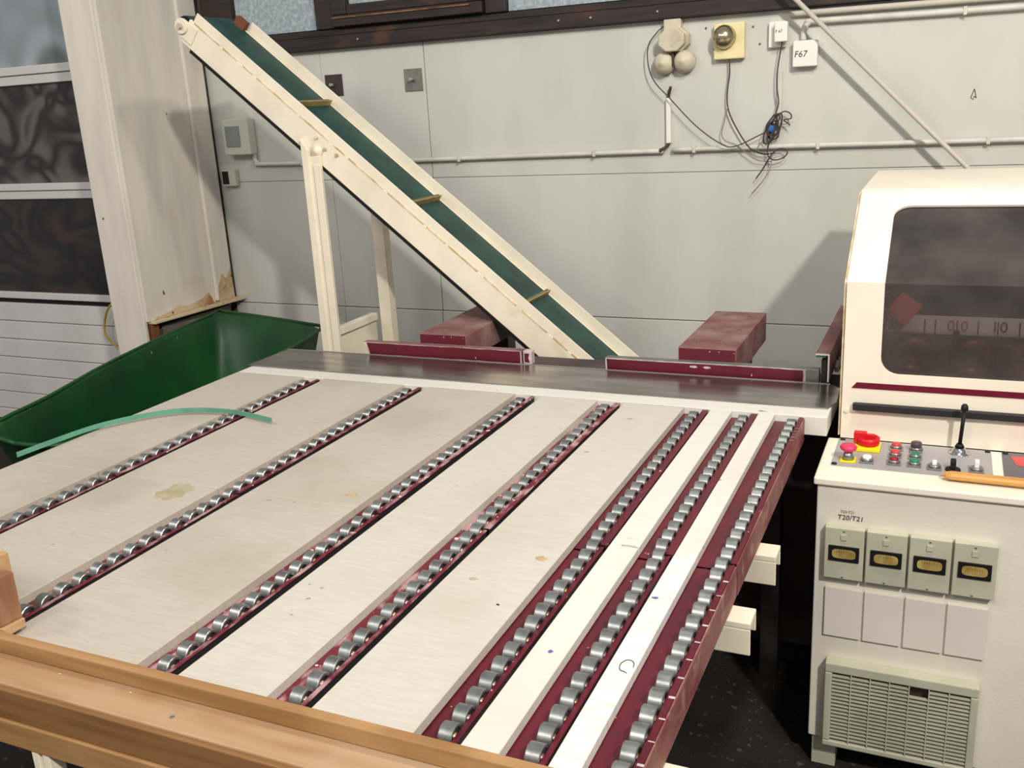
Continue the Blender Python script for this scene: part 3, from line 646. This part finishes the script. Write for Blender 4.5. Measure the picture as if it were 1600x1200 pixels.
for s, x, m in (('0', -.125, 'ink'), ('|', -.045, 'ink'), ('|', -.020, 'ink'), ('0', .012, 'red_ink'), ('0', .043, 'red_ink'), ('|', .0305, 'ink'), ('|', .079, 'ink'), ('1', .112, 'ink'), ('0', .132, 'ink'), ('|', .1235, 'ink'), ('|', .172, 'ink'), ('20', .215, 'ink'), ('|', .27, 'ink')):
    text('ruler_mark', s, (x, YR, 1.030), .038, m, rul, ext=.0008)
put('tag_cloth', B().obox((-.092, 2.59, 1.085), .030, .002, .034, Euler((0, .6, 0)).to_matrix()), 'red_button', mac, label='red tag hanging at the ruler')
put('pointer_rod', B().box(.026, .042, 2.585, 2.60, .88, 1.035), 'black', mac, bevel=.002)
for x in (-.065, .075, .21):
    put('spindle', B().ring((x, 2.66, .955), (0, -1, 0), [(.055, 0), (.055, .04), (.042, .055), (.026, .055), (.026, .03), (0, .03)], 28), 'copper', mac)
put('gear_plate', B().box(-.19, .5, 2.66, 2.68, .87, 1.0), 'machine_grey', mac)
for k in range(4):
    put('wire', B().tube([(-.15 + .012 * k, 2.6, 1.15 - .01 * k), (-.16, 2.57, 1.11), (-.14 + .01 * k, 2.58, 1.07), (-.155 + .015 * k, 2.6, 1.03)], .0025, 6), 'copper', mac)
put('base_frame', B().box(HX0 + .03, HX1, 2.46, 3.30, .0, .787), 'machine_dark', mac, bevel=.004)
put('side_bracket', B().box(HX0 + .005, HX0 + .028, 2.5, 2.9, .60, .76), 'maroon', mac, bevel=.004)

# ------------------------------------------------------------------ wall fittings
def wallbox(name, label, cat, x0, x1, z0, z1, d, m, group=None, bevel=.004):
    o = tag(put(name, B().box(x0, x1, WY - d, WY - .0008, z0, z1), m, bevel=bevel), label, cat, group); return o
W = WY
bell = thing('alarm_bell', 'beige alarm bell with two round gongs below an octagonal housing', 'bell', (-.98, W, 1.80))
put('terminal_box', B().box(-1.010, -.945, W - .035, W - .001, 1.866, 1.905), 'bell_beige', bell, bevel=.004)
oc = [(-.976 + .053 * math.cos(math.pi / 8 + k * math.pi / 4), 1.832 + .044 * math.sin(math.pi / 8 + k * math.pi / 4)) for k in range(8)]
put('housing', B().prism(oc, W - .06, W - .0355), 'bell_beige', bell, bevel=.005)
put('backplate', B().prism([(x * 1.0 + .012, z) for x, z in oc], W - .034, W - .001), 'bell_beige', bell, bevel=.002)
for x, z in ((-1.012, 1.753), (-.935, 1.755)):
    put('gong', B().ring((x, W - .012, z), (0, -1, 0), [(.041, 0), (.041, .008), (.036, .025), (.024, .037), (.010, .042), (.007, .045), (0, .046)], 26), 'bell_beige', bell)
put('striker', B().box(-.978, -.970, W - .04, W - .02, 1.74, 1.79), 'cable', bell)
sig = thing('signal_bell', 'yellowed square wall bell with a shiny round dome', 'bell', (-.77, W, 1.81))
put('base_box', B().box(-.825, -.715, W - .030, W - .001, 1.752, 1.876), 'lamp_yellow', sig, bevel=.004)
put('dome', B().ring((-.787, W - .0305, 1.828), (0, -1, 0), [(.043, 0), (.041, .012), (.033, .028), (.018, .038), (.006, .042), (0, .042)], 32), 'dome_metal', sig, label='shiny metal dome')
wallbox('wall_socket', 'pale wall socket behind the white plug adapter', 'socket', -.632, -.572, 1.780, 1.868, .020, 'switch_white')
ad = thing('plug_adapter', 'small white plug adapter with marker letters, black cable hanging below', 'adapter', (-.583, W, 1.82))
put('body', B().box(-.607, -.562, W - .052, W - .0205, 1.797, 1.864), 'switch_white', ad, bevel=.004)
text('marker_writing', 'F 67', (-.603, W - .0524, 1.828), .014, 'ink', ad, ext=.0003)
jb = thing('junction_box', 'square white junction box marked F67', 'junction box', (-.50, W, 1.75))
put('box', B().box(-.545, -.461, W - .034, W - .001, 1.709, 1.797), 'switch_white', jb, bevel=.004)
text('marker_writing', 'F67', (-.540, W - .0344, 1.742), .030, 'ink', jb, ext=.0003, shear=.15)
eb = thing('fuse_box', 'grey wall fuse box with dark viewing cover between column and conveyor', 'fuse box', (-3.03, W, 1.5))
put('body', B().box(-3.105, -2.955, W - .055, W - .001, 1.478, 1.640), 'switch_grey', eb, bevel=.006)
put('cover', B().box(-3.085, -3.005, W - .060, W - .0555, 1.515, 1.608), 'cover_grey', eb, bevel=.003)
sw = thing('wall_switch', 'small black and grey wall switch below the fuse box', 'switch', (-3.12, W, 1.37))
put('frame', B().box(-3.165, -3.085, W - .03, W - .001, 1.335, 1.412), 'switch_grey', sw, bevel=.004)
put('rocker', B().box(-3.158, -3.122, W - .033, W - .0305, 1.345, 1.404), 'black', sw, bevel=.002)
for x0, x1, m, l in ((-2.54, -2.452, 'dark_plate', 'dark square anchor plate on wall, partly behind the conveyor'), (-2.140, -2.055, 'galvanised', 'grey galvanised square anchor plate on wall over the panel joint')):
    a = thing('anchor_plate', l, 'plate', ((x0 + x1) / 2, W, 1.757), 'square anchor plates on the back wall')
    put('plate', B().box(x0, x1, W - .005, W - .0008, 1.712, 1.802), m, a, bevel=.001)
    put('bolt', B().cyl(((x0 + x1) / 2, W - .005, 1.757), ((x0 + x1) / 2 - .003, W - .03, 1.760), .007, 10), 'steel_edge', a)
def pipe(label, pts, r, m, clips=(), name='conduit', cat='pipe', sub=5):
    a = thing(name, label, cat, pts[0]); put('tube', B().tube(pts, r, 10, sub=sub), m, a)
    for p in clips: put('clip', B().box(p[0] - .006, p[0] + .006, W - .026, W - .001, p[2] - r - .003, p[2] + r + .003), m, a, bevel=.002)
    return a
PY = W - .0135
pipe('long grey conduit running from the fuse box behind the conveyor to the vertical duct', [(-2.965, PY, 1.478), (-2.967, PY, 1.455), (-2.95, PY, 1.437), (-2.91, PY, 1.432), (-2.2, PY, 1.428), (-1.6, PY, 1.431), (-1.02, PY, 1.434)], .0095, 'pipe_grey', [(-2.7, 0, 1.431), (-1.9, 0, 1.429), (-1.3, 0, 1.433)])
pipe('grey conduit running right at mid height behind the cable bundle', [(-.985, PY, 1.436), (-.6, PY, 1.437), (0, PY, 1.435), (1.6, PY, 1.435)], .0095, 'pipe_grey', [(-.9, 0, 1.436), (-.45, 0, 1.436), (.1, 0, 1.435)])
pipe('upper beige pipe running right just under the window band', [(-.56, PY, 1.888), (-.2, PY, 1.886), (1.6, PY, 1.872)], .0105, 'pipe_beige')
pipe('grey conduit bending down to the white junction box', [(-.512, PY, 1.798), (-.510, PY, 1.835), (-.495, PY, 1.855), (-.46, PY, 1.858), (0, PY, 1.852), (1.6, PY, 1.838)], .0105, 'pipe_grey', [(-.0, 0, 1.852)])
dct = thing('cable_duct', 'short white vertical duct below the alarm bell', 'duct', (-1.0, W, 1.45))
put('duct', B().box(-1.008, -.990, W - .02, W - .001, 1.462, 1.628), 'switch_white', dct, bevel=.003)
put('cable_stub', B().tube([(-.999, W - .011, 1.629), (-.997, W - .014, 1.64), (-.988, W - .02, 1.668)], .006, 8), 'cable', dct, label='black cable stub')
put('cable_stub', B().tube([(-.999, W - .011, 1.461), (-1.01, W - .015, 1.448), (-1.03, W - .03, 1.437)], .006, 8), 'cable', dct)
d2 = tag(put('cable_duct', B().box(-.600, -.582, W - .012, W - .001, 1.50, 1.70), 'pipe_grey', bevel=.003), 'flat grey vertical duct behind the black adapter cable', 'duct')
C_ = W - .03
def cable(label, pts, r=.0022, m='cable'): return tag(put('cable', B().tube(pts, r, 7), m), label, 'cable')
def P3(l, y=C_): return [(x, y, z) for x, z in l]
cable('thin cable looping left of the alarm bell and down to the cable bundle', [(-1.0105, W - .02, 1.884)] + P3([(-1.030, 1.865), (-1.066, 1.82), (-1.068, 1.75), (-1.045, 1.69), (-.99, 1.63), (-.89, 1.525), (-.80, 1.458), (-.745, 1.443), (-.66, 1.478), (-.625, 1.495)], W - .040), .0022)
cable('dark cable hanging from the yellowed bell box', [(-.77, W - .02, 1.7515)] + P3([(-.768, 1.70), (-.776, 1.63), (-.770, 1.57), (-.735, 1.498), (-.69, 1.435), (-.640, 1.412), (-.60, 1.416)], W - .022), .0026)
cable('pale thin cable branching from the yellowed bell cable', P3([(-.773, 1.585), (-.786, 1.53), (-.795, 1.49), (-.782, 1.465), (-.74, 1.447), (-.70, 1.415), (-.66, 1.39), (-.61, 1.385)], W - .024), .0018, 'cable_pale')
cable('black cable running from the white plug adapter to the bundle', [(-.581, W - .036, 1.7965)] + P3([(-.588, 1.76), (-.596, 1.70), (-.596, 1.64), (-.590, 1.59), (-.602, 1.545)]), .0024)
bun = thing('cable_bundle', 'knotted dark cable bundle with blue tie hanging on the wall', 'cable bundle', (-.6, W - .03, 1.5))
random.seed(21)
for k in range(7):
    a = random.uniform(.4, .9); cx, cz = -.610 + random.uniform(-.012, .012), 1.50 + random.uniform(-.02, .02)
    dx, dz = math.cos(1.15), math.sin(1.15); pts = []
    for q in range(11):
        t = q / 10 * 2 * math.pi; u = .055 * a * math.cos(t); v = .014 * math.sin(t) * random.uniform(.8, 1.3)
        pts.append((cx + dx * u - dz * v, W - .03 - .012 * math.sin(t * .5 + k), cz + dz * u + dx * v))
    put('loop', B().tube(pts, .0026, 6), 'cable', bun)
put('loop', B().tube(P3([(-.595, 1.545), (-.57, 1.56), (-.548, 1.552), (-.545, 1.535), (-.57, 1.53), (-.555, 1.518), (-.548, 1.51)]), .0024, 6), 'cable', bun)
put('loop', B().tube(P3([(-.62, 1.46), (-.625, 1.41), (-.60, 1.39), (-.565, 1.40), (-.555, 1.42), (-.58, 1.43), (-.61, 1.41), (-.64, 1.36), (-.665, 1.325)]), .0024, 6), 'cable', bun)
put('loop', B().tube(P3([(-.63, 1.47), (-.66, 1.44), (-.655, 1.42), (-.62, 1.415), (-.61, 1.38), (-.63, 1.33), (-.68, 1.27)]), .0016, 6), 'cable_pale', bun)
put('tie', B().ring((-.618, W - .03, 1.492), (.42, 0, .9), [(.013, 0), (.014, .004), (.014, .018), (.013, .022)], 14), 'blue', bun, label='blue tie')
pr = thing('leaning_pole', 'thin grey pole leaning diagonally against the wall behind the machine', 'pole', (1.33, W - .09, 0))
put('pole', B().cyl((-.93, W - .09, 2.33), (1.375, W - .09, .012), .0085, 14), 'pipe_beige', pr)
mk = tag(put('pencil_mark', B().prism([(.036, 1.575), (.052, 1.573), (.046, 1.603)], W - .0006, W - .0002), 'cable_pale'), 'small dark triangular pen mark on the wall above the machine', 'mark')
bpy.data.objects.remove(mk)
mkb = B().tube([(.036, W - .001, 1.575), (.046, W - .001, 1.604)], .0012, 5, sub=1).tube([(.046, W - .001, 1.604), (.053, W - .001, 1.574)], .0012, 5, sub=1).tube([(.036, W - .001, 1.577), (.044, W - .001, 1.570), (.046, W - .001, 1.580), (.053, W - .001, 1.574)], .0009, 5)
tag(put('pen_mark', mkb, 'ink'), 'small dark triangular pen mark on the wall above the machine', 'mark')
for k, (x, z) in enumerate(((-.86, 1.865), (-.69, 1.857), (-.665, 1.797), (-.83, 1.79))):
    put('plug_hole', B().cyl((x, W - .002, z), (x, W + .001, z), .004, 8), 'joint_dark', wall)
tag(put('yellow_hose', B().tube([(-3.97, 3.66, .76), (-4.03, 3.65, .71), (-4.075, 3.65, .62), (-4.07, 3.65, .56), (-4.0, 3.65, .50), (-3.85, 3.66, .45)], .006, 8), 'hose_yellow'), 'thin yellow hose curling out from behind the column', 'hose')
